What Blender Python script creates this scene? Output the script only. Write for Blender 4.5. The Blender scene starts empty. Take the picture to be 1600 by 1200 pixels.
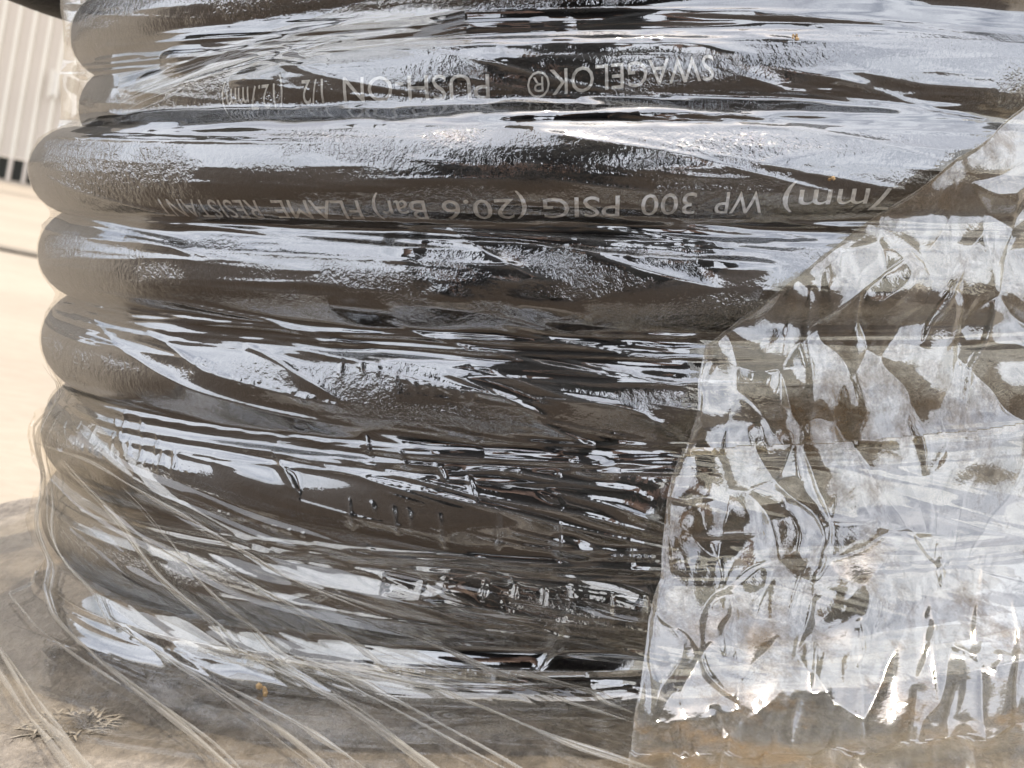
import bpy, bmesh, math, random
import numpy as np
from mathutils import Matrix, Vector, Euler

R_ = math.radians
S = bpy.context.scene
COL = S.collection

# ------------------------------------------------------------------ camera
# the reel stands a little crooked: TILT turns reel coordinates (axis = Z, front = -Y) into the world
TILT = Matrix.Rotation(R_(2.75), 4, 'X') @ Matrix.Rotation(R_(-12.0), 4, 'Y')
DIST = 0.4495
F_PX = 2925.0                       # focal length in photograph pixels (1600 wide)
CAM_YAW, CAM_PITCH, CAM_ROLL = R_(2.35), R_(6.43), R_(-1.2)
cam_local = (Matrix.Translation((0, -DIST, 0)) @ Matrix.Rotation(CAM_YAW, 4, 'Z')
             @ Matrix.Rotation(math.pi / 2 - CAM_PITCH, 4, 'X') @ Matrix.Rotation(CAM_ROLL, 4, 'Z'))
cd = bpy.data.cameras.new('camera')
cam = bpy.data.objects.new('camera', cd)
COL.objects.link(cam)
cam.matrix_world = TILT @ cam_local
cd.sensor_width = 36.0
cd.lens = F_PX * 36.0 / 1600.0
cd.clip_start = 0.01
cd.clip_end = 3000.0
cd.dof.use_dof = True
cd.dof.focus_distance = 0.345
cd.dof.aperture_fstop = 60.0
S.camera = cam

# ------------------------------------------------------------------ sky, sun, exposure
SUN_EL, SUN_AZ = R_(75.5), R_(-30.0)   # azimuth from +Y (behind the reel) towards +X
w = bpy.data.worlds.new('World')
S.world = w
w.use_nodes = True
nt = w.node_tree
nt.nodes.clear()
wo = nt.nodes.new('ShaderNodeOutputWorld')
bg = nt.nodes.new('ShaderNodeBackground')
sky = nt.nodes.new('ShaderNodeTexSky')
sky.sky_type = 'NISHITA'
sky.sun_disc = False
sky.sun_elevation = SUN_EL
sky.sun_rotation = SUN_AZ
sky.dust_density = 4.0
sky.air_density = 1.0
sky.ozone_density = 1.0
bg.inputs['Strength'].default_value = 0.15
# thin bright cloud spread over the whole sky
tcw = nt.nodes.new('ShaderNodeTexCoord')
cn = nt.nodes.new('ShaderNodeTexNoise')
cn.inputs['Scale'].default_value = 2.6; cn.inputs['Detail'].default_value = 6; cn.inputs['Roughness'].default_value = .6
nt.links.new(tcw.outputs['Generated'], cn.inputs['Vector'])
cr_ = nt.nodes.new('ShaderNodeValToRGB')
cr_.color_ramp.elements[0].position = .30; cr_.color_ramp.elements[0].color = (.25, .25, .25, 1)
cr_.color_ramp.elements[1].position = .60; cr_.color_ramp.elements[1].color = (.95, .95, .95, 1)
nt.links.new(cn.outputs[0], cr_.inputs[0])
cm = nt.nodes.new('ShaderNodeMix'); cm.data_type = 'RGBA'
nt.links.new(cr_.outputs[0], cm.inputs[0])
nt.links.new(sky.outputs[0], cm.inputs[6])
cm.inputs[7].default_value = (12.5, 12.9, 13.8, 1)
nt.links.new(cm.outputs[2], bg.inputs['Color'])
nt.links.new(bg.outputs[0], wo.inputs['Surface'])
sl = bpy.data.lights.new('sun', 'SUN')
sl.energy = 3.0
sl.angle = R_(0.53)
sl.color = (1.0, 0.89, 0.72)
sun = bpy.data.objects.new('sun', sl)
COL.objects.link(sun)
sd = Vector((math.sin(SUN_AZ) * math.cos(SUN_EL), math.cos(SUN_AZ) * math.cos(SUN_EL), math.sin(SUN_EL)))
sun.rotation_euler = (-sd).to_track_quat('-Z', 'Y').to_euler()
S.view_settings.view_transform = 'Standard'
S.view_settings.look = 'None'
S.view_settings.gamma = 1.0
S.view_settings.use_curve_mapping = False
S.view_settings.exposure = 0.72
S.render.engine = 'CYCLES'
S.cycles.max_bounces = 12
S.cycles.transparent_max_bounces = 40
S.cycles.glossy_bounces = 5
S.cycles.use_denoising = True
S.cycles.sample_clamp_indirect = 6.0
S.cycles.caustics_reflective = False
S.cycles.caustics_refractive = False

# ------------------------------------------------------------------ helpers
def mesh_obj(name, verts, faces, mat, parent=None, smooth=True):
    me = bpy.data.meshes.new(name)
    me.from_pydata(verts, [], faces)
    if smooth:
        me.polygons.foreach_set('use_smooth', [True] * len(me.polygons))
    me.update()
    o = bpy.data.objects.new(name, me)
    COL.objects.link(o)
    if mat: me.materials.append(mat)
    if parent: o.parent = parent
    return o

def grid_obj(name, P, mat, parent=None, wrap=False, attrs=None):
    """P: (rows, cols, 3) array -> one quad sheet"""
    n, m = P.shape[:2]
    me = bpy.data.meshes.new(name)
    idx = np.arange(n * m).reshape(n, m)
    if wrap:
        a = idx; b = np.roll(idx, -1, axis=1)
    else:
        a = idx[:, :-1]; b = idx[:, 1:]
    q = np.stack([a[:-1], b[:-1], b[1:], a[1:]], axis=-1).reshape(-1, 4)
    me.vertices.add(n * m)
    me.vertices.foreach_set('co', P.reshape(-1).astype(np.float32))
    me.loops.add(q.size)
    me.loops.foreach_set('vertex_index', q.reshape(-1).astype(np.int32))
    me.polygons.add(len(q))
    me.polygons.foreach_set('loop_start', (np.arange(len(q)) * 4).astype(np.int32))
    me.polygons.foreach_set('use_smooth', np.ones(len(q), dtype=bool))
    me.update(calc_edges=True)
    for k, v in (attrs or {}).items():
        at_ = me.attributes.new(k, 'FLOAT', 'POINT')
        at_.data.foreach_set('value', v.reshape(-1).astype(np.float32))
    me.validate()
    o = bpy.data.objects.new(name, me)
    COL.objects.link(o)
    me.materials.append(mat)
    if parent: o.parent = parent
    return o

def empty(name, mat=None):
    o = bpy.data.objects.new(name, None)
    o.empty_display_size = 0.02
    COL.objects.link(o)
    if mat is not None: o.matrix_world = mat
    return o

def tag(o, label=None, cat=None, group=None, kind=None):
    if label: o['label'] = label
    if cat: o['category'] = cat
    if group: o['group'] = group
    if kind: o['kind'] = kind
    return o

def sstep(a, b, x):
    t = np.clip((x - a) / (b - a), 0, 1)
    return t * t * (3 - 2 * t)

def vnoise(x, y, seed):
    """smooth value noise in [-1, 1] on arrays"""
    rng = np.random.RandomState(seed)
    T = rng.uniform(-1, 1, (256, 256))
    xi = np.floor(x).astype(int); yi = np.floor(y).astype(int)
    fx = x - xi; fy = y - yi
    fx = fx * fx * fx * (fx * (fx * 6 - 15) + 10); fy = fy * fy * fy * (fy * (fy * 6 - 15) + 10)
    g = lambda a, b: T[a % 256, b % 256]
    return ((g(xi, yi) * (1 - fx) + g(xi + 1, yi) * fx) * (1 - fy)
            + (g(xi, yi + 1) * (1 - fx) + g(xi + 1, yi + 1) * fx) * fy)

# ------------------------------------------------------------------ materials
class N:
    def __init__(s, name):
        s.m = bpy.data.materials.new(name); s.m.use_nodes = True
        s.t = s.m.node_tree; s.t.nodes.clear()
        s.out = s.t.nodes.new('ShaderNodeOutputMaterial')
    def n(s, typ, ins=None, **kw):
        nd = s.t.nodes.new(typ)
        for k, v in kw.items(): setattr(nd, k, v)
        for k, v in (ins or {}).items():
            if hasattr(v, 'is_output'): s.t.links.new(v, nd.inputs[k])
            else: nd.inputs[k].default_value = v
        return nd
    def ramp(s, fac, stops):
        nd = s.t.nodes.new('ShaderNodeValToRGB')
        s.t.links.new(fac, nd.inputs[0])
        while len(nd.color_ramp.elements) < len(stops): nd.color_ramp.elements.new(0.5)
        for e, (p, c) in zip(nd.color_ramp.elements, stops):
            e.position = p
            e.color = tuple(c) + (1,) if not isinstance(c, (int, float)) else (c, c, c, 1)
        return nd.outputs[0]
    def math(s, op, a, b=None):
        nd = s.t.nodes.new('ShaderNodeMath'); nd.operation = op
        for i, v in enumerate((a, b)):
            if v is None: continue
            if hasattr(v, 'is_output'): s.t.links.new(v, nd.inputs[i])
            else: nd.inputs[i].default_value = v
        return nd.outputs[0]
    def noise(s, scale, detail=4, rough=0.6, vec=None, stretch=None):
        if vec is None: vec = s.n('ShaderNodeTexCoord').outputs['Object']
        if stretch: vec = s.n('ShaderNodeMapping', {'Vector': vec, 'Scale': stretch}).outputs[0]
        return s.n('ShaderNodeTexNoise', {'Vector': vec, 'Scale': scale, 'Detail': detail, 'Roughness': rough}).outputs[0]
    def done(s, sh):
        s.t.links.new(sh, s.out.inputs['Surface']); return s.m

def mat_rubber():
    k = N('dusty black rubber')
    big = k.noise(60, 5, .65)
    fine = k.noise(900, 4, .7)
    mid = k.noise(260, 5, .7)
    mask = k.math('MULTIPLY', k.ramp(big, [(.42, 0.0), (.68, 1.0)]), k.ramp(mid, [(.35, .15), (.65, 1.0)]))
    c = k.n('ShaderNodeMix', {0: mask, 6: (.004, .0039, .004, 1), 7: (.020, .0155, .0115, 1)}, data_type='RGBA')
    spk = k.ramp(fine, [(.60, 0.0), (.72, .75)])
    c2 = k.n('ShaderNodeMix', {0: spk, 6: c.outputs[2], 7: (.040, .033, .026, 1)}, data_type='RGBA')
    bh = k.math('ADD', k.math('MULTIPLY', fine, .5), mid)
    b = k.n('ShaderNodeBump', {'Strength': .9, 'Distance': .0007, 'Height': bh})
    p = k.n('ShaderNodeBsdfPrincipled', {'Base Color': c2.outputs[2], 'Roughness': .6, 'Specular IOR Level': .3, 'Normal': b.outputs[0]})
    return k.done(p.outputs[0])

def mat_print():
    k = N('worn white ink')
    f = k.noise(700, 4, .7)
    c = k.ramp(f, [(.30, (.34, .34, .33)), (.55, (.80, .81, .80))])
    p = k.n('ShaderNodeBsdfPrincipled', {'Base Color': c, 'Roughness': .5})
    return k.done(p.outputs[0])

def mat_film(name, refl, haze, tint, rough=.03, speck=1.0, hz=(.78, .76, .72), dirt=0.0):
    """thin clear plastic: see-through with mirror-like sky reflections and a little milkiness"""
    k = N(name)
    tc = k.n('ShaderNodeTexCoord').outputs['Object']
    fine = k.noise(650, 3, .65, tc)
    micro = k.noise(1500, 2, .5, tc)
    att = k.n('ShaderNodeAttribute', attribute_name='cling')
    h = k.math('ADD', fine, k.math('MULTIPLY', micro, .35))
    st = k.math('ADD', k.math('MULTIPLY', att.outputs['Fac'], speck), .02)
    b = k.n('ShaderNodeBump', {'Strength': st, 'Distance': .0006, 'Height': h})
    lw = k.n('ShaderNodeLayerWeight', {'Blend': .5, 'Normal': b.outputs[0]})
    # several wound layers: more reflection face-on than one sheet has
    fac = k.math('ADD', k.math('MULTIPLY', k.math('POWER', lw.outputs['Facing'], 4.0), .10), refl)
    g = k.n('ShaderNodeBsdfAnisotropic', {'Color': (.97, .98, 1, 1), 'Roughness': rough, 'Normal': b.outputs[0]})
    t = k.n('ShaderNodeBsdfTransparent', {'Color': tint + (1,)})
    mx = k.n('ShaderNodeMixShader', {0: fac, 1: t.outputs[0], 2: g.outputs[0]})
    d = k.n('ShaderNodeBsdfDiffuse', {'Color': hz + (1,)})
    tr = k.n('ShaderNodeBsdfTranslucent', {'Color': hz + (1,)})
    dd = k.n('ShaderNodeMixShader', {0: .5, 1: d.outputs[0], 2: tr.outputs[0]})
    hn = k.noise(120, 5, .65, tc)
    crease = k.n('ShaderNodeAttribute', attribute_name='crease')  # pale diffuse along creases also paints in hairline sky reflections
    hf = k.math('ADD', k.math('MULTIPLY', k.ramp(hn, [(.35, .3), (.7, 1.0)]), haze), k.math('MULTIPLY', crease.outputs['Fac'], .20))
    mx2 = k.n('ShaderNodeMixShader', {0: hf, 1: mx.outputs[0], 2: dd.outputs[0]})
    last = mx2
    if dirt > 0:
        dn = k.noise(55, 7, .75, tc)
        dd2 = k.n('ShaderNodeBsdfDiffuse', {'Color': (.15, .105, .062, 1)})
        last = k.n('ShaderNodeMixShader', {0: k.math('MULTIPLY', k.ramp(dn, [(.50, 0.0), (.66, 1.0)]), dirt), 1: mx2.outputs[0], 2: dd2.outputs[0]})
    return k.done(last.outputs[0])

def mat_board():
    k = N('weathered fibre board')
    a = k.noise(30, 6, .65)
    f = k.noise(420, 5, .7, stretch=(1, .35, 1))
    m = k.math('ADD', k.math('MULTIPLY', a, .55), k.math('MULTIPLY', f, .45))
    c = k.ramp(m, [(.36, (.06, .050, .041)), (.48, (.17, .145, .120)), (.62, (.30, .258, .212))])
    b = k.n('ShaderNodeBump', {'Strength': 1.0, 'Distance': .0024, 'Height': k.math('ADD', f, k.math('MULTIPLY', k.noise(140, 4, .6), 1.2))})
    p = k.n('ShaderNodeBsdfPrincipled', {'Base Color': c, 'Roughness': .85, 'Normal': b.outputs[0]})
    return k.done(p.outputs[0])

def mat_simple(name, c, rough=.6, metal=0.0, var=.12, scale=20, bump=0.0):
    k = N(name)
    n = k.noise(scale, 5, .6)
    lo = tuple(x * (1 - var) for x in c); hi = tuple(min(1, x * (1 + var)) for x in c)
    col = k.ramp(n, [(.3, lo), (.7, hi)])
    ins = {'Base Color': col, 'Roughness': rough, 'Metallic': metal}
    if bump: ins['Normal'] = k.n('ShaderNodeBump', {'Strength': .5, 'Distance': bump, 'Height': k.noise(scale * 12, 4, .6)}).outputs[0]
    p = k.n('ShaderNodeBsdfPrincipled', ins)
    return k.done(p.outputs[0])

M_RUB = mat_rubber(); M_INK = mat_print()
M_FILM = mat_film('clear stretch film', .215, .004, (.94, .92, .88), rough=.042)
M_BAND = mat_film('stretch film band', .07, .008, (.96, .94, .90), speck=.0)
M_STR = mat_film('gathered film', .12, .14, (.93, .91, .87), speck=0.0)
M_FLAP = mat_film('milky crumpled film', .18, .085, (.90, .85, .74), rough=.055, speck=.10, hz=(.66, .65, .63), dirt=.75)
M_BOARD = mat_board()
def mat_ground():
    k = N('pale concrete meeting brown packed earth')
    tc = k.n('ShaderNodeTexCoord').outputs['Object']
    a = k.noise(2.5, 6, .6, tc); f = k.noise(60, 5, .65, tc)
    m = k.math('ADD', k.math('MULTIPLY', a, .6), k.math('MULTIPLY', f, .4))
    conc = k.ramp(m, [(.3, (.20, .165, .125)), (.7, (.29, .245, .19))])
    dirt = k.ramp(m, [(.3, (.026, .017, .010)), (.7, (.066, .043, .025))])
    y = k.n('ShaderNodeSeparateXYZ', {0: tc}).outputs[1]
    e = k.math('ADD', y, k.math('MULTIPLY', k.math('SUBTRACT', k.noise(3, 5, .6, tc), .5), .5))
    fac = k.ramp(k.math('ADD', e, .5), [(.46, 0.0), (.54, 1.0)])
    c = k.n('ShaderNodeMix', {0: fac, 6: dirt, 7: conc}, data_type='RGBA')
    b = k.n('ShaderNodeBump', {'Strength': .5, 'Distance': .004, 'Height': f})
    p = k.n('ShaderNodeBsdfPrincipled', {'Base Color': c.outputs[2], 'Roughness': .9, 'Normal': b.outputs[0]})
    return k.done(p.outputs[0])
M_GROUND = mat_ground()
M_JOINT = mat_simple('joint filler', (.10, .082, .06), .9)
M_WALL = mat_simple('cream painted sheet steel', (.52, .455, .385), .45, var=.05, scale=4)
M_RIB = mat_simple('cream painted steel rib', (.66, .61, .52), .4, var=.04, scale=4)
M_FIBRE = mat_simple('torn grey fibre', (.30, .265, .22), .9, var=.4, scale=300)
M_DARK = mat_simple('near black gap shade and phone case', (.02, .022, .018), .8)  # near-black colour stands for shade in the wall's bottom gap; phone body too
M_STEEL = mat_simple('galvanised latch', (.62, .58, .52), .4, var=.15, scale=60)

# ------------------------------------------------------------------ reel numbers (metres, reel coordinates)
PITCH = 0.0195          # one hose beside the next
RHO = 0.0095            # hose radius
RC = 0.119              # radius of the hose centre line
Z_TOP, Z_BOT = 0.0560, -0.0940   # inner faces of the two flanges
RFL = 0.198             # flange radius

def dip(T, c):          # the upper turns sag into the gap on the left
    return np.exp(-.5 * ((T - c * math.pi) / (.25 * math.pi)) ** 2)
def hose_R(T):          # T: total winding angle, 0 = front of the main turn
    th = np.degrees(np.mod(T + math.pi, 2 * math.pi) - math.pi)
    g = 1 - .85 * sstep(8, 40, th) * (1 - sstep(120, 175, th))
    return (RC - (0.0085 * sstep(-math.pi * 0.9, -math.pi * 1.5, T) + .006 * sstep(-math.pi * 2.7, -math.pi * 3.4, T)) * g
            + 0.0012 * np.sin(T * 0.83 + 1) - .0040 * dip(T, -2.42) + .0030 * dip(T, -4.42))
def hose_z(T):
    return -PITCH * (T / (2 * math.pi)) + 0.0008 * np.sin(T * 1.31 + .4) - 0.0006 - .0070 * dip(T, -2.42) - .0110 * dip(T, -4.42)

FIL = 0.006              # the film's sweep from coil to flange
def cam_ray(px, py):
    d = Vector(((px - 800) / F_PX, -(py - 600) / F_PX, -1))
    return cam_local.translation, (cam_local.to_3x3() @ d).normalized()
def at(px, py, r=RC + RHO):
    """where a line of sight meets the wrap: (angle round the axis, s) with s = z on the coil, running on over the flange"""
    o, d = cam_ray(px, py)
    a = d.x ** 2 + d.y ** 2; b = 2 * (o.x * d.x + o.y * d.y); c = o.x ** 2 + o.y ** 2 - r * r
    D = b * b - 4 * a * c
    if D < 0: D = 0.0
    t = (-b - math.sqrt(D)) / (2 * a)
    p = o + d * t
    sA = Z_BOT + FIL
    if p.z >= sA: return math.atan2(p.x, -p.y), p.z
    if p.z > Z_BOT: q = sA - p.z
    else:
        p = o + d * ((Z_BOT - o.z) / d.z)
        q = FIL + max(0, math.hypot(p.x, p.y) - r)
    q = q * math.pi / 4 if q < 2 * FIL else FIL * math.pi / 2 + q - 2 * FIL
    return math.atan2(p.x, -p.y), sA - q

def at_grid(X, Y, r, fil):
    """as at(), for arrays and any sweep radius"""
    o = np.array(cam_local.translation); Rm = np.array(cam_local.to_3x3())
    d = np.stack([(X - 800) / F_PX, -(Y - 600) / F_PX, -np.ones_like(X)], -1) @ Rm.T
    sA = Z_BOT + fil
    ts = np.linspace(.20, .56, 361)
    tb = np.full(X.shape, ts[-1]); done = np.zeros(X.shape, bool)
    for t in ts:
        x = o[0] + d[..., 0] * t; y = o[1] + d[..., 1] * t; z = o[2] + d[..., 2] * t
        rs = np.where(z >= sA, r, r + fil - np.sqrt(np.clip(fil ** 2 - (sA - z) ** 2, 0, None)))
        hit = ((np.hypot(x, y) < rs) | (z < Z_BOT + .0002)) & ~done
        tb = np.where(hit, t, tb); done |= hit
    lo = tb - .001; hi = tb
    for _ in range(14):
        t = (lo + hi) / 2
        x = o[0] + d[..., 0] * t; y = o[1] + d[..., 1] * t; z = o[2] + d[..., 2] * t
        rs = np.where(z >= sA, r, r + fil - np.sqrt(np.clip(fil ** 2 - (sA - z) ** 2, 0, None)))
        hit = (np.hypot(x, y) < rs) | (z < Z_BOT + .0002)
        hi = np.where(hit, t, hi); lo = np.where(hit, lo, t)
    tb = lo
    x = o[0] + d[..., 0] * tb; y = o[1] + d[..., 1] * tb; z = o[2] + d[..., 2] * tb
    rr = np.hypot(x, y)
    ang = np.arcsin(np.clip((sA - z) / fil, 0, 1))
    s_ = np.where(z >= sA, z, sA - fil * ang - np.where(rr > r + fil, rr - r - fil, 0))
    return np.arctan2(x, -y), s_

# ------------------------------------------------------------------ the setting
GZ = -0.151
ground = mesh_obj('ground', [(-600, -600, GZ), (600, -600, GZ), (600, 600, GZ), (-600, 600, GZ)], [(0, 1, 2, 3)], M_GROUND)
tag(ground, kind='structure')
# slab joints, grooves filled with dirt, lying 4 mm above the slab
for jy in (2.05, 5.6):
    j = mesh_obj('slab_joint', [(-30, jy - .035, GZ + .004), (30, jy - .035, GZ + .004), (30, jy + .035, GZ + .004), (-30, jy + .035, GZ + .004)], [(0, 1, 2, 3)], M_JOINT, ground)

WY = 8.6
wall = empty('corrugated_wall', Matrix.Translation((0, WY, GZ)))
tag(wall, 'cream corrugated sheet steel wall with light ribs behind the reel', 'wall')
RP = .076
def rib_mesh():
    prof = [(-RP / 2, 0), (-.012, 0), (-.007, -.022), (.007, -.022), (.012, 0), (RP / 2, 0)]
    v = []; f = []
    for z in (.11, 4.6):
        for x, y in prof: v.append((x, y, z))
    k = len(prof)
    for i in range(k - 1): f.append((i, i + 1, k + i + 1, k + i))
    me = bpy.data.meshes.new('panel'); me.from_pydata(v, [], f); me.update()
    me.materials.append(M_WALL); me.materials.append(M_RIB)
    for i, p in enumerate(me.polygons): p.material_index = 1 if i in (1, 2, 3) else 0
    return me
rm = rib_mesh()
for i in range(200):
    o = bpy.data.objects.new('panel', rm); COL.objects.link(o); o.parent = wall
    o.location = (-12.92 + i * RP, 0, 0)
def box(name, x0, x1, y0, y1, z0, z1, mat, parent):
    v = [(x, y, z) for z in (z0, z1) for y in (y0, y1) for x in (x0, x1)]
    f = [(0, 2, 3, 1), (4, 5, 7, 6), (0, 1, 5, 4), (2, 6, 7, 3), (0, 4, 6, 2), (1, 3, 7, 5)]
    return mesh_obj(name, v, f, mat, parent, smooth=False)
box('gap_shade', -13.0, 2.3, .03, .09, 0.0, .105, M_DARK, wall)  # dark strip painted in for the shaded gap below the panels
for i in range(200):
    x = -12.92 + i * RP
    box('rib_foot', x - .009, x + .009, -.02, .0, 0.0, .108, M_WALL, wall)

def latch(x, z):
    t = box('latch', x - .022, x + .022, -.034, -.0225, z, z + .11, M_STEEL, wall)
    for dx in (-.018, .018):
        box('latch_pin', dx + x - .005, dx + x + .005, -.044, -.0345, z - .012, z + .122, M_RIB, t)
RIBX = -12.92 + 136 * RP

# ------------------------------------------------------------------ the reel
reel = empty('reel_base', TILT @ Matrix.Translation((0, 0, 0)))
tag(reel, 'weathered grey round board with a knot hole under the hose coil', 'reel')
def flange(z0, z1, seed, hole=None):
    """a round board with a worn edge; z0 outer face, z1 inner face"""
    nth = 220
    rings = [(.02, z1), (.06, z1), (.10, z1), (.13, z1), (.16, z1), (RFL - .004, z1), (RFL, z1 + (.002 if z1 < z0 else -.002)),
             (RFL, z0 + (-.002 if z1 < z0 else .002)), (RFL - .004, z0), (.02, z0), (.02, z1)]
    P = np.zeros((len(rings), nth, 3))
    th = np.linspace(0, 2 * math.pi, nth, endpoint=False)
    for i, (r, z) in enumerate(rings):
        rr = r + (.0012 * vnoise(th * 9, th * 0 + i // 3, seed) if r > .15 else 0)
        zz = z + .0006 * vnoise(th * 14, th * 0 + i, seed + 1) * ((1 if r < RFL - .003 else .3) if r > .03 else 0)
        P[i, :, 0] = rr * np.sin(th); P[i, :, 1] = -rr * np.cos(th); P[i, :, 2] = zz
    return grid_obj('board', P, M_BOARD, reel, wrap=True)
board = flange(Z_BOT - .014, Z_BOT, 5)
def on_board(px, py, dz=0.0):
    o, d = cam_ray(px, py)
    return o + d * ((Z_BOT + dz - o.z) / d.z)
def knot_hole():
    bm = bmesh.new(); bm.from_mesh(board.data)
    bmesh.ops.remove_doubles(bm, verts=bm.verts, dist=1e-5)
    bmesh.ops.recalc_face_normals(bm, faces=bm.faces)
    bm.to_mesh(board.data); bm.free()
    c = on_board(128, 1131)
    n = 26; v = []; rr = random.Random(4)
    prof = [(1 + rr.uniform(-.12, .12)) for _ in range(n)]
    for z in (Z_BOT - .009, Z_BOT + .01):
        for i in range(n):
            a = 2 * math.pi * i / n
            v.append((c.x + .0034 * prof[i] * math.cos(a), c.y + .0046 * prof[i] * math.sin(a), z))
    f = [tuple(range(n))[::-1], tuple(range(n, 2 * n))] + [(i, (i + 1) % n, n + (i + 1) % n, n + i) for i in range(n)]
    cut = mesh_obj('cutter', v, f, None, reel)
    md = board.modifiers.new('hole', 'BOOLEAN'); md.object = cut; md.operation = 'DIFFERENCE'; md.solver = 'EXACT'
    dg = bpy.context.evaluated_depsgraph_get()
    me = bpy.data.meshes.new_from_object(board.evaluated_get(dg))
    board.modifiers.remove(md)
    board.data = me
    bpy.data.objects.remove(cut)
    # torn fibres standing round the hole
    V = []; F = []
    for i in range(130):
        a = rr.uniform(0, 2 * math.pi); q = rr.uniform(1.0, 1.9)
        x = c.x - .001 + .0036 * q * math.cos(a) * (1.25 if math.cos(a) < 0 else .9); y = c.y + .0048 * q * math.sin(a)
        L = rr.uniform(.001, .0042); b = a + rr.uniform(-1.2, 1.2); h = rr.uniform(.0001, .0007); wd = rr.uniform(.00008, .00028)
        dx, dy = math.cos(b), math.sin(b)
        k = len(V)
        for t, zz, ww in ((0, 0.0002, 1), (.5, h, 1.1), (1, h * rr.uniform(.2, 1.3), .25)):
            for sgn in (-1, 1):
                V.append((x + dx * L * t - dy * wd * ww * sgn, y + dy * L * t + dx * wd * ww * sgn, Z_BOT + zz))
        V.append((x + dx * L * .5, y + dy * L * .5, Z_BOT + h * .4))
        F += [(k, k + 2, k + 3, k + 1), (k + 2, k + 4, k + 5, k + 3), (k, k + 6, k + 2), (k + 1, k + 3, k + 6)]
    fb = mesh_obj('torn_fibre', V, F, M_FIBRE, reel)
    fb['kind'] = 'stuff'
knot_hole()
def core():
    nth = 96
    th = np.linspace(0, 2 * math.pi, nth, endpoint=False)
    zs = np.linspace(Z_BOT - .012, Z_TOP - .02, 4)
    P = np.zeros((4, nth, 3))
    for i, z in enumerate(zs):
        P[i, :, 0] = .09 * np.sin(th); P[i, :, 1] = -.09 * np.cos(th); P[i, :, 2] = z
    return grid_obj('barrel', P, M_BOARD, reel, wrap=True)
core()

# ------------------------------------------------------------------ the hose
hose = empty('rubber_hose', TILT.copy())
tag(hose, 'black rubber hose with white lettering wound in a tight coil', 'hose')
T0, T1 = -4.95 * math.pi, 8.9 * math.pi
def hose_pt(T, phi, rho):
    """phi: angle round the hose, 0 = straight out, + = up"""
    r = hose_R(T) + rho * np.cos(phi)
    return np.stack([r * np.sin(T), -r * np.cos(T), hose_z(T) + rho * np.sin(phi)], axis=-1)
def build_hose():
    nT = int((T1 - T0) / (2 * math.pi) * 300)
    T = np.linspace(T0, T1, nT)[:, None]
    ph = np.linspace(0, 2 * math.pi, 28, endpoint=False)[None, :]
    rho = RHO * (1 + .012 * vnoise(T * 6 + 0 * ph, ph * 1.2 + 0 * T, 3))
    P = hose_pt(T + 0 * ph, ph + 0 * T, rho)
    o = grid_obj('tube', P, M_RUB, hose, wrap=True)
    # inner layer below it
    nT = 1500
    T = np.linspace(T0, T1, nT)[:, None]
    ph = np.linspace(0, 2 * math.pi, 14, endpoint=False)[None, :]
    T = np.linspace(-4.4 * math.pi, T1, nT)[:, None]
    r = RC - .0195 + RHO * np.cos(ph)
    P = np.stack([r * np.sin(T), -r * np.cos(T), hose_z(T) + .008 + RHO * np.sin(ph) + 0 * T], axis=-1)
    grid_obj('inner_tube', P, M_RUB, hose, wrap=True)
    # the loose end, crossing behind the coil
    n = 90
    an = np.linspace(R_(40), R_(175), n)
    zl = np.interp(np.degrees(an), [40, 70, 90, 108, 118, 140, 175], [.105, .080, .0600, .0490, .0435, .037, .034]) + RHO
    r = np.interp(np.degrees(an), [40, 90, 140, 175], [.168, .163, .155, .142])
    C = np.stack([-r * np.sin(an), -r * np.cos(an), zl], -1)
    for _ in range(12): C[1:-1] = (C[:-2] + 2 * C[1:-1] + C[2:]) / 4
    Tn = np.gradient(C, axis=0); Tn /= np.linalg.norm(Tn, axis=1)[:, None]
    A_ = np.cross(Tn, [0, 0, 1]); A_ /= np.linalg.norm(A_, axis=1)[:, None]; B_ = np.cross(A_, Tn)
    ph = np.linspace(0, 2 * math.pi, 28, endpoint=False)
    P = C[:, None, :] + RHO * (np.cos(ph)[None, :, None] * A_[:, None, :] + np.sin(ph)[None, :, None] * B_[:, None, :])
    grid_obj('loose_end', P, M_RUB, hose, wrap=True)
    return o
build_hose()

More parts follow.
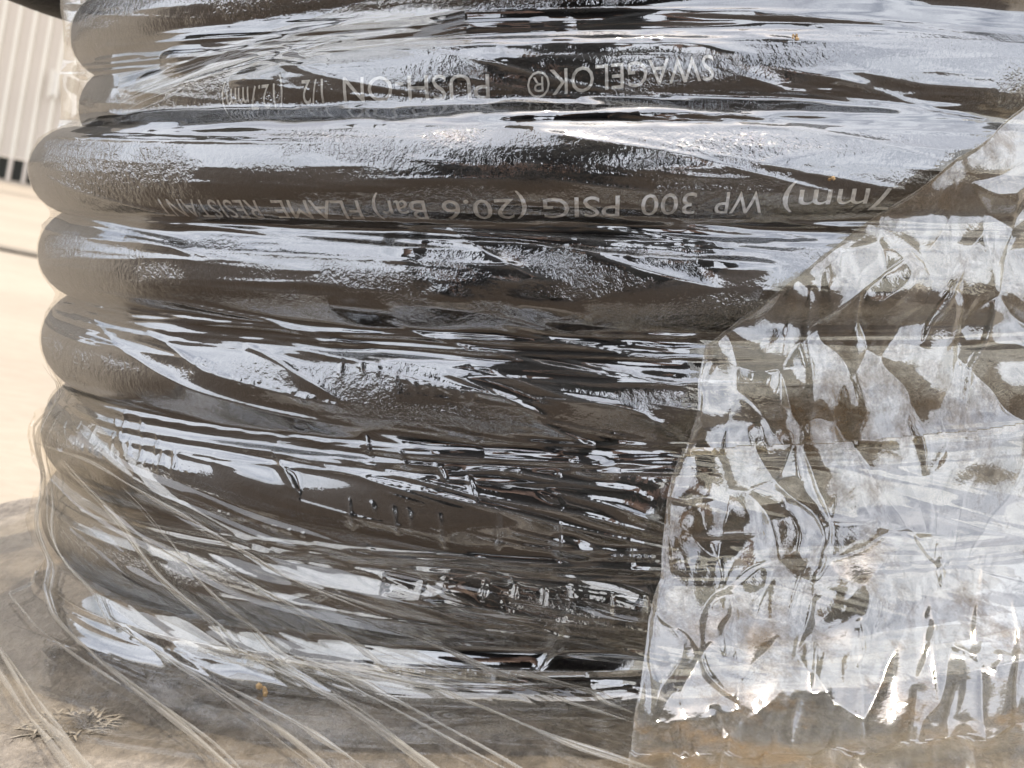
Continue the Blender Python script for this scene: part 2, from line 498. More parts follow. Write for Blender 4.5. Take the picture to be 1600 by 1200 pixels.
# printed words: (text, winding angle of its start, of its end, angle on the hose at start / end)
def turn_T(px, py, turn):
    th, z = at(px, py)
    return th + 2 * math.pi * (turn - 2)
def word(txt, x0, x1, py, turn, ph0, ph1, cap=.0046):
    """lettering upside down, reading right to left: x0 > x1 are the ends in the photograph"""
    cu = bpy.data.curves.new('word', 'FONT'); cu.body = txt; cu.size = 1.0; cu.resolution_u = 3
    ob = bpy.data.objects.new('word', cu); COL.objects.link(ob)
    dg = bpy.context.evaluated_depsgraph_get()
    me = bpy.data.meshes.new_from_object(ob.evaluated_get(dg))
    bpy.data.objects.remove(ob)
    bm = bmesh.new(); bm.from_mesh(me)
    xs = [v.co.x for v in bm.verts]; a, b = min(xs), max(xs)
    # cut into narrow strips so that the letters follow the curve
    n = max(3, int((b - a) / .12))
    for i in range(1, n):
        x = a + (b - a) * i / n
        bmesh.ops.bisect_plane(bm, geom=bm.verts[:] + bm.edges[:] + bm.faces[:], plane_co=(x, 0, 0), plane_no=(1, 0, 0))
    for y in (.15, .3, .45, .6):
        bmesh.ops.bisect_plane(bm, geom=bm.verts[:] + bm.edges[:] + bm.faces[:], plane_co=(0, y, 0), plane_no=(0, 1, 0))
    TA, TB = turn_T(x0, py, turn), turn_T(x1, py, turn)
    rho = RHO + .00022
    CAP = .73
    for v in bm.verts:
        t = (v.co.x - a) / (b - a)
        T = TA + (TB - TA) * t
        ph = ph0 + (ph1 - ph0) * t - (v.co.y / CAP - .5) * cap / RHO
        p = hose_pt(np.array(T), np.array(ph), rho)
        v.co = Vector(p)
    bm.normal_update()
    bm.to_mesh(me); bm.free()
    me.materials.append(M_INK)
    me.name = 'printed_word'
    o = bpy.data.objects.new('printed_word', me); COL.objects.link(o); o.parent = hose
    o['label'] = 'white printed lettering'
    return o
D_ = R_
for (txt, x0, x1, turn, p0, p1) in [
    ('SWAGELOK\u00ae', 1134, 815, 1, 6, -8), ('PUSH-ON', 750, 497, 1, -8, -4),
    ('1/2', 462, 425, 1, -4, -4), ('(12.7mm)', 392, 285, 1, -5, -8),
    ('7mm)', 1392, 1222, 2, -30, -32), ('WP', 1193, 1118, 2, -33, -34), ('300', 1088, 1002, 2, -34, -36), ('PSIG', 968, 848, 2, -37, -40),
    ('(20.6', 822, 688, 2, -40, -42), ('Bar)', 662, 578, 2, -42, -42), ('FLAME', 558, 420, 2, -42, -42), ('RESISTANT', 396, 236, 2, -42, -42)]:
    word(txt, x0, x1, 300 if turn == 2 else 130, turn, D_(p0), D_(p1))

# ------------------------------------------------------------------ the stretch film
RF = RC + RHO                       # film radius used for arc lengths
rnd = random.Random(11)
th_d = np.linspace(R_(-86), R_(84), 1150)
th_c = np.linspace(R_(84), R_(274), 150)[1:-1]
TH = np.concatenate([th_d, th_c])
SS = np.concatenate([np.arange(Z_TOP - .0005, Z_BOT - .012, -.0003), np.arange(Z_BOT - .012, Z_BOT - .040, -.0005)])
U1 = th_d * RF                      # arc coordinate of the dense columns
ND = len(th_d)
GU, GS = np.meshgrid(U1, SS)

def hose_env(TH2, S2):
    """outermost hose surface at angle, height"""
    best = np.full(TH2.shape, RC - .004)
    for i in range(-3, 6):
        T = TH2 + 2 * math.pi * i
        ok = (T > T0) & (T < T1)
        dz = S2 - hose_z(T)
        r = hose_R(T) + np.sqrt(np.clip(RHO ** 2 - dz ** 2, 0, None))
        best = np.where(ok & (np.abs(dz) < RHO), np.maximum(best, r), best)
    return best
def local_R(TH2, S2):
    T = -2 * math.pi * S2 / PITCH
    return RC - (0.0085 * sstep(-math.pi * 0.9, -math.pi * 1.5, T) + .004 * sstep(-math.pi * 2.7, -math.pi * 3.4, T)) * (1 - .85 * sstep(R_(8), R_(40), TH2))
def smax(a, b, k):
    h = np.clip(.5 + .5 * (a - b) / k, 0, 1)
    return b * (1 - h) + a * h + k * h * (1 - h)

H = np.zeros(GU.shape)              # wrinkle height
CR = np.zeros(GU.shape)             # milky crease lines, their pale colour also standing for thin sky glints
def resample(pts, n):
    pts = np.array(pts, float)
    d = np.concatenate([[0], np.cumsum(np.hypot(*np.diff(pts, axis=0).T))])
    # smooth the corners
    t = np.linspace(0, d[-1], n)
    x = np.interp(t, d, pts[:, 0]); y = np.interp(t, d, pts[:, 1])
    k = max(1, n // 12)
    ker = np.hanning(2 * k + 3); ker /= ker.sum()
    def sm(a):
        p = np.pad(a, k + 1, mode='reflect', reflect_type='odd')
        return np.convolve(p, ker, mode='valid')
    return sm(x), sm(y), t
def stroke(pts, h, w1, w2, cr=0.0, taper=.7, mode='exp', grid=None):
    """one crease along pts [(u, s)...]; h height, w1 / w2 widths on its upper and lower side"""
    if grid is None: G, C, u_ax, s_ax = H, CR, U1, SS
    else: G, C, u_ax, s_ax = grid
    x, y, t = resample(pts, 160)
    if abs(x[-1] - x[0]) >= abs(y[-1] - y[0]) * .55:
        o = np.argsort(x); xs, ys = x[o], y[o]
        c = np.where((u_ax >= xs[0]) & (u_ax <= xs[-1]))[0]
        if len(c) < 3: return
        yc = np.interp(u_ax[c], xs, ys)
        al = np.gradient(yc, u_ax[c])
        tt = (u_ax[c] - xs[0]) / (xs[-1] - xs[0])
        pad = 4 * max(w1, w2) * 1.6
        r = np.where((s_ax <= yc.max() + pad) & (s_ax >= yc.min() - pad))[0]
        if len(r) < 2: return
        d = (s_ax[r][:, None] - yc[None, :]) / np.sqrt(1 + al ** 2)[None, :]
        tp = np.sin(np.pi * np.clip(tt, 0, 1)) ** taper
        tp = tp[None, :]
    else:
        o = np.argsort(y); xs, ys = x[o], y[o]
        r = np.where((s_ax >= ys[0]) & (s_ax <= ys[-1]))[0]
        if len(r) < 3: return
        xc = np.interp(s_ax[r], ys, xs)
        al = np.gradient(xc, s_ax[r])
        tt = (s_ax[r] - ys[0]) / (ys[-1] - ys[0])
        pad = 4 * max(w1, w2) * 1.6
        c = np.where((u_ax <= xc.max() + pad) & (u_ax >= xc.min() - pad))[0]
        if len(c) < 2: return
        d = (u_ax[c][None, :] - xc[:, None]) / np.sqrt(1 + al ** 2)[:, None]
        tp = (np.sin(np.pi * np.clip(tt, 0, 1)) ** taper)[:, None]
    ww = np.where(d > 0, w1, w2) * (0.35 + .65 * tp)
    if mode == 'exp': pr = np.exp(-np.abs(d) / ww)
    else: pr = np.exp(-(d / ww) ** 2)
    G[np.ix_(r, c)] += h * tp * pr
    if cr > 0:
        a = C[np.ix_(r, c)]
        C[np.ix_(r, c)] = np.maximum(a, cr * tp * np.exp(-(d / .00028) ** 2))
def P2(pl):
    out = []
    for px, py in pl:
        th, s_ = at(px, py)
        out.append((th * RF, s_))
    return out
mm = .001
# the long creases that the wrap shows, traced one by one
TR = [
 ([(130,125),(260,85),(420,45),(540,12)], .9, .7, 2.0), ([(160,145),(300,105),(420,72),(560,46),(800,34)], .9, .5, 1.6),
 ([(330,90),(400,94),(470,112)], .8, .6, 1.4), ([(370,60),(420,82),(470,90)], 1.4, 2.4, 2.4),
 ([(450,50),(620,70),(760,92),(900,130),(1100,152),(1300,168)], .45, .3, .5), ([(360,92),(520,125),(640,145),(760,160)], .45, .3, .6),
 ([(640,100),(740,125),(850,141),(1000,160),(1200,182),(1400,230),(1500,262)], .7, .4, .8),
 ([(300,192),(420,178),(500,164),(650,155),(800,156),(900,153),(1050,166),(1250,188)], 1.0, .6, 1.2),
 ([(780,190),(900,214),(1050,236),(1250,290),(1380,322)], .8, .5, 1.4), ([(950,205),(1200,258),(1430,302)], .6, .4, 1.0),
 ([(1000,150),(1150,190),(1350,215),(1500,240)], .9, .7, 1.6), ([(860,40),(1000,12),(1200,8),(1400,28),(1600,66)], .8, .8, 1.2),
 ([(1080,12),(1300,20),(1600,48)], .5, .4, .7), ([(1130,95),(1250,138),(1400,162),(1590,196)], 1.0, .9, 1.2),
 ([(1200,95),(1330,120),(1450,160),(1560,170)], 1.0, 1.0, 1.4), ([(1330,100),(1450,130),(1590,140)], .9, 1.0, 1.6),
 ([(430,338),(560,352),(800,366),(1100,382),(1250,396)], .9, .5, .9), ([(235,342),(400,366),(600,386),(760,392)], .8, .5, .9),
 ([(120,362),(230,378),(330,402),(420,412)], .9, .6, 1.5), ([(735,345),(900,352),(1100,376),(1290,402)], .8, .4, .8),
 ([(820,320),(1000,346),(1200,366),(1335,377)], .6, .3, .7), ([(560,372),(800,380),(1000,400),(1230,412)], .7, .4, .7),
 ([(620,358),(880,372),(1180,398),(1270,405)], .6, .3, .5), ([(690,356),(760,396),(830,428),(900,440)], 1.2, 1.2, 2.4), ([(880,382),(1000,420),(1130,452)], 1.2, 1.2, 2.6),
 ([(180,372),(260,384),(300,402)], 1.2, 1.4, 1.6), ([(70,270),(130,300),(230,330),(330,343)], .9, .5, 1.4), ([(75,330),(130,350),(240,372),(330,392)], .8, .5, 1.2),
 ([(120,498),(180,545),(300,610),(420,645),(560,672)], 1.4, .8, 2.2), ([(205,515),(260,546),(310,578),(430,612),(540,640)], 1.5, 1.0, 2.4),
 ([(362,538),(430,566),(500,606),(550,640)], 1.4, .9, 2.2), ([(435,540),(520,560),(620,580)], .9, .6, 1.6),
 ([(580,500),(660,530),(800,560),(950,588),(1090,602)], 1.0, .5, 1.8), ([(770,513),(900,541),(1090,572)], .9, .5, 1.6),
 ([(685,580),(760,608),(860,655)], 1.3, .8, 1.8), ([(735,570),(880,618),(1000,642),(1080,695)], 1.2, .8, 2.2), ([(830,655),(880,680),(930,700)], 1.0, .7, 1.4),
 ([(860,560),(980,585),(1095,612)], .6, .4, .8), ([(540,570),(640,595),(740,612),(870,635)], .9, .5, 1.0), ([(110,450),(250,470),(420,505),(600,560)], .6, .4, 1.2),
 ([(250,470),(400,500),(520,545)], .6, .4, 1.0), ([(600,470),(760,490),(900,530)], .5, .4, 1.2),
 ([(85,640),(140,692),(300,795),(420,862)], 1.3, .8, 1.8), ([(415,700),(450,745),(470,775)], 1.4, 1.2, 2.0), ([(160,650),(200,720),(290,800)], 1.2, .9, 1.6),
 ([(480,700),(600,738),(750,776),(900,802),(1090,852)], .8, .5, 1.0), ([(560,745),(800,800),(1000,850),(1060,862)], .8, .5, 1.0),
 ([(680,742),(780,735),(850,748),(1000,768)], 1.0, .7, 1.4), ([(300,690),(420,705),(560,745),(700,790)], .9, .6, 1.2), ([(850,765),(960,790),(1060,830)], .9, .7, 1.6),
 ([(160,800),(420,845),(700,868),(1000,890),(1060,890)], .6, .35, .7), ([(220,830),(520,868),(900,880)], .6, .35, .7), ([(500,880),(760,900),(1030,938)], .6, .35, .8),
 ([(380,880),(600,930),(760,950),(1020,990)], 1.0, .8, 2.0), ([(330,905),(560,960),(800,990),(1010,1005)], .9, .6, 1.6), ([(460,1015),(620,1030),(830,1045),(1000,1050)], .6, .4, .9),
 ([(300,925),(420,940),(520,925)], 1.2, 1.2, 2.2), ([(640,935),(700,925),(760,948)], 1.2, .9, 1.2), ([(840,1050),(870,1000),(880,955)], 1.4, .9, .9),
 ([(500,1125),(700,1140),(1000,1130)], .6, .4, 1.0), ([(560,1075),(760,1090),(990,1080)], .5, .4, .9), ([(640,1150),(800,1130),(1000,1100)], .5, .4, .9), ([(700,1165),(860,1170),(1000,1190)], .9, .8, 1.6),
]
for pl, h, a, b in TR:
    stroke(P2(pl), h * mm * .62, a * mm, b * mm, cr=.8)
rn2 = random.Random(3)
for i in range(46):
    px = rn2.uniform(90, 640); py = rn2.uniform(870, 1090) - (1 - px / 640) * 40
    sl_ = rn2.uniform(.35, .75); L = rn2.uniform(60, 220); w_ = rn2.uniform(.5, 1.4) * mm
    stroke(P2([(px - L / 2, py - sl_ * L / 2), (px, py + L * .03), (px + L / 2, py + sl_ * L / 2 * .8)]), rn2.uniform(-.6, .8) * mm, w_, w_ * 1.8, cr=rn2.choice([0, .3, .6]))
# small teeth where the film is pinched along a crease
def teeth(p0, p1, n, length, lean=0):
    for i in range(n):
        t = i / max(1, n - 1) + rnd.uniform(-.3, .3) / n
        x = p0[0] + (p1[0] - p0[0]) * t; y = p0[1] + (p1[1] - p0[1]) * t
        L = length * rnd.uniform(.4, 1.3)
        stroke(P2([(x, y), (x + lean * .5 + rnd.uniform(-2, 2), y + L * .5), (x + lean + rnd.uniform(-3, 3), y + L)]), rnd.uniform(.25, .6) * mm, .3 * mm, .5 * mm, cr=.6)
teeth((300, 560), (520, 628), 22, 14); teeth((630, 590), (735, 612), 12, 16); teeth((520, 555), (610, 575), 4, 36, 4)
teeth((540, 775), (680, 800), 5, 58, 6); teeth((110, 690), (300, 735), 26, 10); teeth((240, 770), (470, 830), 26, 9); teeth((950, 866), (1190, 876), 26, 8)
teeth((770, 735), (900, 740), 10, 6); teeth((180, 640), (260, 700), 4, 50, 8); teeth((600, 890), (1000, 930), 9, 40, -4); teeth((560, 680), (720, 740), 4, 40, 16); teeth((780, 790), (1000, 840), 3, 70, -2)
teeth((90, 650), (240, 700), 7, 60, 6)
# finer creases everywhere, following the direction the film was pulled
def slope_at(px, py):
    a = -.05 + (.12 if py < 120 and px < 600 else 0)
    k = sstep(380, 900, np.array(float(py)))
    return a + float(k) * (-.22 - .38 * max(0, 1 - px / 700.)) - .05 * max(0, (px - 700) / 900.)
for i in range(620):
    px = rnd.uniform(60, 1600); py = rnd.uniform(-20, 1190)
    if px < 430 and py > 540 and rnd.random() < .65: continue
    sl_ = -slope_at(px, py) + rnd.gauss(0, .05)
    L = rnd.choice([40, 80, 140, 220, 320]) * rnd.uniform(.6, 1.3)
    if py > 420: L *= .8
    c = rnd.gauss(0, .00012) * L
    pts = [(px - L / 2, py - sl_ * L / 2), (px, py + c * L * .2), (px + L / 2, py + sl_ * L / 2 * .8)]
    w_ = rnd.choice([.18, .25, .35, .5]) * mm
    stroke(P2(pts), rnd.uniform(.08, .34) * mm * (.75 if py < 480 else .85), w_, w_ * rnd.uniform(1, 2.5), cr=rnd.choice([0, 0, .25, .5]))
# creases packed in the grooves between turns
for g in range(-2, 5):
    for i in range(26):
        thc = rnd.uniform(-80, 60); L = rnd.uniform(14, 60)
        t0, t1 = R_(thc - L / 2), R_(thc + L / 2)
        zoff = rnd.gauss(0, .0022)
        zc = lambda t: float(hose_z(np.array(t + 2 * math.pi * g))) + PITCH / 2 + zoff - (t - t0) * RF * .02
        w_ = rnd.choice([.2, .3, .4]) * mm
        stroke([(t0 * RF, zc(t0)), ((t0 + t1) / 2 * RF, zc((t0 + t1) / 2)), (t1 * RF, zc(t1))], rnd.uniform(.15, .5) * mm, w_, w_ * 1.8, cr=.3)
# broad tents
for i in range(150):
    px = rnd.uniform(60, 1500); py = rnd.uniform(20, 1180)
    if 190 < py < 480 and rnd.random() < .75: continue
    if py > 520 and rnd.random() < .6: continue
    sl_ = -slope_at(px, py) + rnd.gauss(0, .1)
    L = rnd.uniform(60, 200); 
    w_ = rnd.uniform(1.0, 2.4) * mm
    stroke(P2([(px - L / 2, py - sl_ * L / 2), (px + L / 2, py + sl_ * L / 2)]), rnd.uniform(-.5, 1.0) * mm, w_, w_ * 1.4, mode='gauss')

def film_surface(THg, Sg, Hg, lift=0.0, span=0.0, fil=FIL):
    """profile: down the coil, then a sweep out over the lower flange"""
    FIL = fil
    sA = Z_BOT + FIL
    env = hose_env(THg, Sg)
    lr = local_R(THg, np.maximum(Sg, sA))
    loose = sstep(-.040, -.062, Sg)
    nz = vnoise(THg * RF / .018, Sg / .006, 21) * .5 + vnoise(THg * RF / .05, Sg / .016, 22) * .5
    br = lr + RHO * np.minimum((.60 + .32 * loose + (.20 - .13 * loose) * nz) * (1 - span) + .93 * span, 1.05)
    base = smax(env + .00025, br, .0022)
    top = sstep(sA + .006, sA - .001, Sg)
    base = np.maximum(base, RF + .0015) * top + base * (1 - top)
    cling = np.clip((env - br) / .0016, 0, 1) * (1 - top)
    q = np.clip(sA - Sg, 0, None)
    A = FIL * math.pi / 2
    ang = np.clip(q / FIL, 0, math.pi / 2)
    ext = np.clip(q - A, 0, None)
    r = np.where(q <= 0, base, base + FIL * (1 - np.cos(ang)) + ext)
    z = np.where(q <= 0, Sg, sA - FIL * np.sin(ang) + .0016)
    nr = np.where(q <= 0, 1.0, np.cos(ang)); nzv = np.where(q <= 0, 0.0, np.sin(ang))
    h = np.maximum(Hg, -.0012) + lift
    r = r + nr * h; z = z + nzv * np.maximum(h, 0)
    return np.stack([r * np.sin(THg), -r * np.cos(THg), z], axis=-1), cling

wrap = empty('stretch_film_wrap', TILT.copy())
tag(wrap, 'clear wrinkled stretch film wound tightly around the hose coil and reel', 'plastic film')
THg, Sg = np.meshgrid(TH, SS)
Hf = np.zeros(THg.shape); Cf = np.zeros(THg.shape)
# soft overall waviness
HW = .00004 * vnoise(THg * RF / .011, Sg / .0022, 31) + .00022 * vnoise(THg * RF / .03, Sg / .007, 32)
Hf[:, :ND] = H; Cf[:, :ND] = CR
edge = np.ones(THg.shape); edge[:, ND:] = 0
Hf += HW
Pf, cl = film_surface(THg, Sg, Hf)
cl = cl * np.clip(1 - np.abs(np.pad(H, ((0, 0), (0, THg.shape[1] - ND)))) / .0006, 0, 1)
lift_n = sstep(-.1, .35, vnoise(THg * RF / .022, Sg / .006, 41) + .5 * vnoise(THg * RF / .008, Sg / .003, 42))
cl = cl * (.25 + .75 * lift_n)
grid_obj('film_sheet', Pf, M_FILM, wrap, attrs={'cling': cl, 'crease': np.clip(Cf, 0, 1)}, wrap=True)

# ------------------------------------------------------------------ film bands and gathered strands over the sheet
def film_pos(th, s_, lift):
    P, _ = film_surface(np.array([[th]]), np.array([[s_]]), np.array([[0.0]]), lift=lift)
    return Vector(P[0, 0])
def path3(pl, n, lift):
    x, y, t = resample(pl, n)
    out = []
    for a, b in zip(x, y):
        th, s_ = at(a, b)
        out.append(film_pos(th, s_, lift))
    return out, t
def strand(pl, rad, seed, flat=.55):
    """a rope of gathered film, uneven in thickness"""
    r_ = random.Random(seed)
    n = 70; m = 7
    p, t = path3(pl, n, .0012)
    ph = [r_.uniform(0, 6) for _ in range(4)]
    P = np.zeros((n, m, 3))
    tw = r_.uniform(-3, 3)
    for i in range(n):
        a = p[max(0, i - 1)]; b = p[min(n - 1, i + 1)]
        d = (b - a).normalized()
        out = Vector((p[i].x, p[i].y, 0)).normalized()
        sd_ = d.cross(out).normalized(); up = sd_.cross(d)
        u = i / (n - 1)
        R = rad * (1 + .45 * math.sin(9 * u + ph[0]) + .3 * math.sin(23 * u + ph[1])) * min(1, 6 * u + .15, 6 * (1 - u) + .15)
        for j in range(m):
            an = 2 * math.pi * j / m + tw * u * 3
            q = p[i] + sd_ * (R * math.cos(an)) + up * (R * flat * math.sin(an))
            P[i, j] = q
    z = np.zeros((n, m))
    return grid_obj('film_strand', P, M_STR, wrap, wrap=True, attrs={'crease': z + .5})
ST = [
 ([(74,560),(67,700),(76,850),(95,960),(150,1040),(260,1130),(345,1200),(480,1330)], .0007, 3), ([(82,640),(84,780),(112,880),(200,990),(330,1080),(470,1180),(640,1330)], .0004, 3),
 ([(110,720),(200,830),(270,905),(330,960),(430,1050),(560,1130),(650,1200),(820,1330)], .0005, 3), ([(200,760),(300,880),(420,1000),(600,1100),(760,1190),(960,1310)], .0004, 2),
 ([(-40,960),(0,1015),(35,1075),(72,1140),(140,1215),(270,1330)], .0008, 2), ([(350,880),(480,950),(640,1060),(790,1085),(990,1150)], .0003, 2),
 ([(460,1015),(560,1060),(720,1110),(900,1185),(1040,1230)], .0004, 2), ([(-40,980),(0,1055),(50,1130),(110,1210),(200,1340)], .0008, 1), ([(60,690),(150,720),(300,810),(450,900),(640,960)], .0003, 2),
 ([(640,990),(800,1055),(1000,1140)], .0003, 2), ([(340,1080),(470,1150),(560,1210),(700,1330)], .0004, 1), ([(-30,880),(0,915),(70,1000),(130,1045),(200,1090)], .0004, 1)]
for i, (pl, rad, n) in enumerate(ST):
    for k in range(n):
        r_ = random.Random(100 * i + k)
        j = [(x + (r_.uniform(-12, 12) if k else 0), y + (r_.uniform(-14, 14) if k else 0)) for x, y in pl]
        strand(j, rad * (1 if k == 0 else r_.uniform(.3, .6)), 100 * i + k)
def band(pl, width, seed, lift):
    """a strip of film laid over the sheet, wrinkled along its length; width in photograph pixels"""
    n, m = 260, 46
    x, y, t = resample(pl, n)
    dx = np.gradient(x); dy = np.gradient(y); L = np.hypot(dx, dy)
    nx, ny = -dy / L, dx / L
    v = np.linspace(-.5, .5, m)
    wv = 1 + .18 * np.sin(np.linspace(0, 5, n) + seed)
    A = np.zeros((n, m)); B = np.zeros((n, m))
    for j in range(m):
        for i in range(n):
            a, b = at(x[i] + nx[i] * v[j] * width * wv[i], y[i] + ny[i] * v[j] * width * wv[i])
            A[i, j] = a; B[i, j] = b
    tt = np.linspace(0, 1, n)[:, None] + 0 * v[None, :]; vv = v[None, :] + 0 * tt
    h = .0010 * np.abs(vnoise(vv * 5 + .8 * np.sin(tt * 5), tt * 3, seed)) + .0003 * np.abs(vnoise(vv * 13 + tt * 2, tt * 5, seed + 1))
    h = h + .0006 * np.exp(-((.5 - np.abs(vv)) / .03) ** 2)
    P, _ = film_surface(A, B, h, lift=lift)
    return grid_obj('film_band', P, M_BAND, wrap, attrs={'crease': np.exp(-((.5 - np.abs(vv)) / .02) ** 2) * .6})
band([(125,150),(300,92),(480,45),(700,5)], 70, 3, .0016)
band([(62,640),(180,760),(420,870),(700,930),(1050,985)], 120, 5, .0014)
band([(75,760),(230,900),(480,1010),(800,1110),(1100,1180)], 110, 7, .0018)

# ------------------------------------------------------------------ the milky crumpled sheet stuck over the wrap
flap = empty('film_flap', TILT.copy())
tag(flap, 'milky crumpled clear plastic sheet with a slanted cut corner over the coil', 'plastic sheet')
def build_flap():
    ys = np.linspace(90, 1300, 440)
    xl = np.interp(ys, [90, 165, 540, 600, 680, 760, 930, 1000, 1200, 1300], [1700, 1600, 1103, 1092, 1080, 1046, 1030, 1012, 990, 984])
    xl = xl + 2.5 * vnoise(ys / 40, ys * 0, 71)
    m = 300
    v = np.linspace(0, 1, m) ** 1.0
    A = np.zeros((len(ys), m)); B = np.zeros((len(ys), m)); X = np.zeros(A.shape); Y = np.zeros(A.shape)
    for i, y in enumerate(ys):
        for j in range(m):
            x = xl[i] + (1790 - xl[i]) * v[j]
            X[i, j] = x; Y[i, j] = y
    A, B = at_grid(X, Y, RF + .003, .045)
    # facets
    rng = np.random.RandomState(77)
    sx = rng.uniform(950, 1800, 62); sy = rng.uniform(60, 1320, 62)
    D1 = np.full(X.shape, 1e9); D2 = np.full(X.shape, 1e9)
    Xw = X + 22 * vnoise(X / 70, Y / 70, 5); Yw = Y + 30 * vnoise(X / 70, Y / 90, 6)
    amp = rng.uniform(.1, 1.0, 62); AM = np.zeros(X.shape)
    for a, b, c in zip(sx, sy, amp):
        d = np.hypot((Xw - a) * 1.25, (Yw - b) * .75)
        nw = d < D1
        D2 = np.where(nw, D1, np.minimum(D2, d)); AM = np.where(nw, c, AM); D1 = np.where(nw, d, D1)
    fac = np.clip((D2 - D1) / 95, 0, 1.2)
    h = .0030 * fac ** .8 * AM + .0007 * vnoise(X / 45, Y / 120, 9) + .0010 * vnoise(X / 110, Y / 80, 10)
    cr = np.zeros(X.shape)
    r_ = random.Random(5)
    lines = [([(1262,330),(1238,470)], 1.0), ([(1270,440),(1262,690)], .9), ([(1345,540),(1340,690)], .9), ([(1480,190),(1390,300),(1240,330)], .9), ([(1512,400),(1440,540)], 1.3),
             ([(1560,440),(1500,700)], 1.0), ([(1420,640),(1440,760)], 1.1), ([(1140,950),(1130,1060)], 1.2), ([(1270,960),(1272,1110)], 1.0), ([(1335,1010),(1345,1090)], 1.0), ([(1460,860),(1470,950)], 1.2),
             ([(1300,790),(1270,950)], .7), ([(1585,960),(1590,1200)], .9), ([(1500,1100),(1480,1200)], .8), ([(1250,1110),(1240,1200)], .8), ([(1115,1140),(1130,1200)], 1.2)]
    for i in range(34):
        x = r_.uniform(1010, 1700); y = r_.uniform(150, 1200); L = r_.uniform(40, 260); d = r_.gauss(-.06, .12)
        lines.append(([(x, y), (x + d * L, y + L)], r_.uniform(.25, .7)))
    for i in range(14):
        x = r_.uniform(1020, 1600); y = r_.uniform(150, 1200); L = r_.uniform(60, 220); d = r_.choice([-.8, .7, .5, -1.2, .05, .08])
        lines.append(([(x, y), (x + L, y + d * L)], r_.uniform(.25, .7)))
    for pl, a in lines:
        (x0, y0), (x1, y1) = pl[0], pl[-1]
        L = math.hypot(x1 - x0, y1 - y0); dx, dy = (x1 - x0) / L, (y1 - y0) / L
        t = ((X - x0) * dx + (Y - y0) * dy) / L; d = (X - x0) * -dy + (Y - y0) * dx + 5 * vnoise(t * 3, t * 0 + x0, 12)
        tp = np.where((t > 0) & (t < 1), np.sin(np.pi * np.clip(t, 0, 1)) ** .6, 0)
        wd = np.where(d > 0, 4.0, 11.0)
        h += .0011 * a * tp * np.exp(-np.abs(d) / wd)
        cr = np.maximum(cr, .8 * a * tp * np.exp(-(d / 2.2) ** 2))
    dl = X - xl[:, None]
    h += .0008 * np.exp(-(dl / 7) ** 2)
    cr = np.maximum(cr, .9 * np.exp(-(dl / 3) ** 2))
    P, cl_ = film_surface(A, B, h, lift=.0022, span=1.0, fil=.045)
    # the sheet spans the grooves
    grid_obj('crumpled_sheet', P, M_FLAP, flap, attrs={'crease': np.clip(cr, 0, 1), 'cling': cr * 0 + .6})
build_flap()

# ------------------------------------------------------------------ small bits of debris caught on the film
def debris(px, py, size, seed, label):
    r_ = random.Random(seed)
    th, s_ = at(px, py)
    c = film_pos(th, s_, .0005)
    bm = bmesh.new()
    for q in range(7):
        k = bmesh.ops.create_icosphere(bm, subdivisions=1, radius=size * r_.uniform(.25, .5))['verts']
        off = Vector([r_.uniform(-.5, .5) * size for _ in range(3)])
        sc = [r_.uniform(.35, 1.3) for _ in range(3)]
        for v in k: v.co = Vector((v.co.x * sc[0], v.co.y * sc[1], v.co.z * sc[2])) * r_.uniform(.8, 1.2) + off
    me = bpy.data.meshes.new('debris_crumb'); bm.to_mesh(me); bm.free(); me.materials.append(M_CRUMB)
    o = bpy.data.objects.new('debris_crumb', me); COL.objects.link(o)
    o.matrix_world = TILT @ Matrix.Translation(c)
    tag(o, label, 'debris')
M_CRUMB = mat_simple('dry straw crumb', (.42, .28, .14), .9, var=.35, scale=500)
debris(418, 1094, .0017, 1, 'dry tan straw crumb on the grey board beneath the coil')
debris(1272, 53, .0008, 2, 'tiny pale yellow crumb on the wrapped top turn of hose')
debris(1292, 279, .0008, 3, 'tiny pale crumb on the hose above the letters')

latch(RIBX, .44)
latch(RIBX, .02)

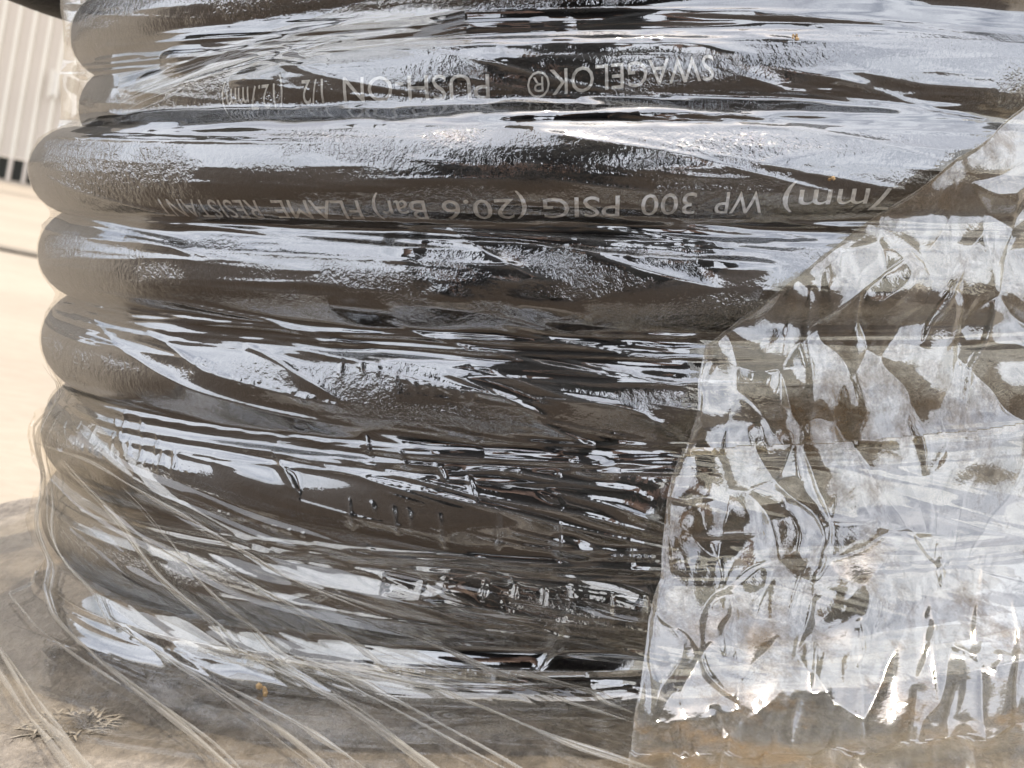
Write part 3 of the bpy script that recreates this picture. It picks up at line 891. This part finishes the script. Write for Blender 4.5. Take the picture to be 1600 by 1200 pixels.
# ------------------------------------------------------------------ the photographer, crouching; the film mirrors the dark clothes
def person():
    pts = []; ed = []; rad = []
    def add(p, r, prev=None):
        pts.append(p); rad.append(r)
        if prev is not None: ed.append((prev, len(pts) - 1))
        return len(pts) - 1
    g = GZ
    pel = add((-.14, -.86, g + .27), .155)
    bel = add((-.14, -.77, g + .42), .15, pel)
    che = add((-.14, -.66, g + .56), .165, bel)
    upc = add((-.14, -.58, g + .65), .14, che)
    nec = add((-.14, -.51, g + .72), .055, upc)
    hd1 = add((-.14, -.47, g + .77), .078, nec)
    hd2 = add((-.14, -.43, g + .83), .092, hd1)
    hd3 = add((-.14, -.42, g + .89), .07, hd2)
    nos = add((-.14, -.375, g + .755), .014, hd1)
    for sx in (-1, 1):
        hip = add((sx * .11 - .14, -.88, g + .24), .11, pel)
        kne = add((sx * .24 - .14, -.575, g + .085), .078, hip)
        ank = add((sx * .17 - .14, -1.00, g + .05), .045, kne)
        toe = add((sx * .17 - .14, -1.16, g + .035), .032, ank)
        sh = add((sx * .20 - .14, -.58, g + .64), .072, upc)
        elb = add((sx * .28 - .11, -.57, g + .36), .052, sh)
        wri = add((sx * .115, -.54, g + .19), .028, elb)
        pal = add((sx * .088, -.500, g + .155), .028, wri)
        for q, (dz, L) in enumerate(((.030, .060), (.011, .068), (-.008, .064), (-.026, .050))):
            k1 = add((sx * .070, -.487, g + .142 + dz), .0095, pal)
            k2 = add((sx * (.070 - L * .5), -.482, g + .142 + dz), .0085, k1)
            add((sx * (.070 - L * .85), -.488, g + .142 + dz), .0075, k2)
        t1 = add((sx * .075, -.535, g + .185), .011, pal)
        add((sx * .045, -.520, g + .195), .009, t1)
    me = bpy.data.meshes.new('person'); me.from_pydata(pts, ed, []); me.update()
    o = bpy.data.objects.new('person', me); COL.objects.link(o)
    md = o.modifiers.new('skin', 'SKIN'); md.use_smooth_shade = True
    if not me.skin_vertices: 
        bm = bmesh.new(); bm.from_mesh(me); bm.verts.layers.skin.verify(); bm.to_mesh(me); bm.free()
    for i, v in enumerate(me.skin_vertices[0].data):
        v.radius = (rad[i], rad[i]); v.use_root = (i == 0)
    o.modifiers.new('sub', 'SUBSURF').levels = 2
    dg = bpy.context.evaluated_depsgraph_get()
    m2 = bpy.data.meshes.new_from_object(o.evaluated_get(dg))
    o.modifiers.clear(); o.data = m2
    for mt in (mat_simple('dark navy work clothes', (.012, .012, .015), .9), mat_simple('skin', (.22, .13, .09), .5, var=.05), mat_simple('dark hair', (.012, .009, .007), .6), mat_simple('black boots', (.010, .009, .008), .5)):
        m2.materials.append(mt)
    for p in m2.polygons:
        c = p.center; i = 0
        if c.z > g + .72 and c.y > -.56: i = 2 if (c.z > g + .85 or c.y < -.49) else 1
        elif c.y > -.555 and c.z > g + .09 and c.z < g + .3: i = 1
        elif c.z < g + .10: i = 3
        p.material_index = i; p.use_smooth = True
    tag(o, 'person in dark work clothes crouching in front of the wrapped hose coil', 'person')
person()
def phone():
    o_ = empty('smartphone', cam.matrix_world @ Matrix.Translation((0, 0, .004)))
    tag(o_, 'black smartphone held low in both hands in front of the coil', 'phone')
    bm = bmesh.new(); bmesh.ops.create_cube(bm, size=1)
    for v in bm.verts: v.co = Vector((v.co.x * .15, v.co.y * .074, v.co.z * .008 + .004))
    bmesh.ops.bevel(bm, geom=bm.edges[:], offset=.002, segments=2, affect='EDGES')
    me = bpy.data.meshes.new('phone_body'); bm.to_mesh(me); bm.free(); me.materials.append(M_DARK)
    b = bpy.data.objects.new('phone_body', me); COL.objects.link(b); b.parent = o_
phone()

# ------------------------------------------------------------------ a timber block props up the raised side of the board
def timber():
    bm = bmesh.new(); bmesh.ops.create_cube(bm, size=1)
    top = .046
    for v in bm.verts:
        x, y, z = v.co
        v.co = Vector((.155 + x * .07, .0 + y * .22, GZ + (z + .5) * (top + (.0075 if x > 0 else -.0075))))
    bmesh.ops.bevel(bm, geom=bm.edges[:], offset=.003, segments=2, affect='EDGES')
    me = bpy.data.meshes.new('timber_block'); bm.to_mesh(me); bm.free(); me.materials.append(M_BOARD)
    o = bpy.data.objects.new('timber_block', me); COL.objects.link(o)
    tag(o, 'rough timber block wedged under the raised side of the board', 'wood block')
timber()
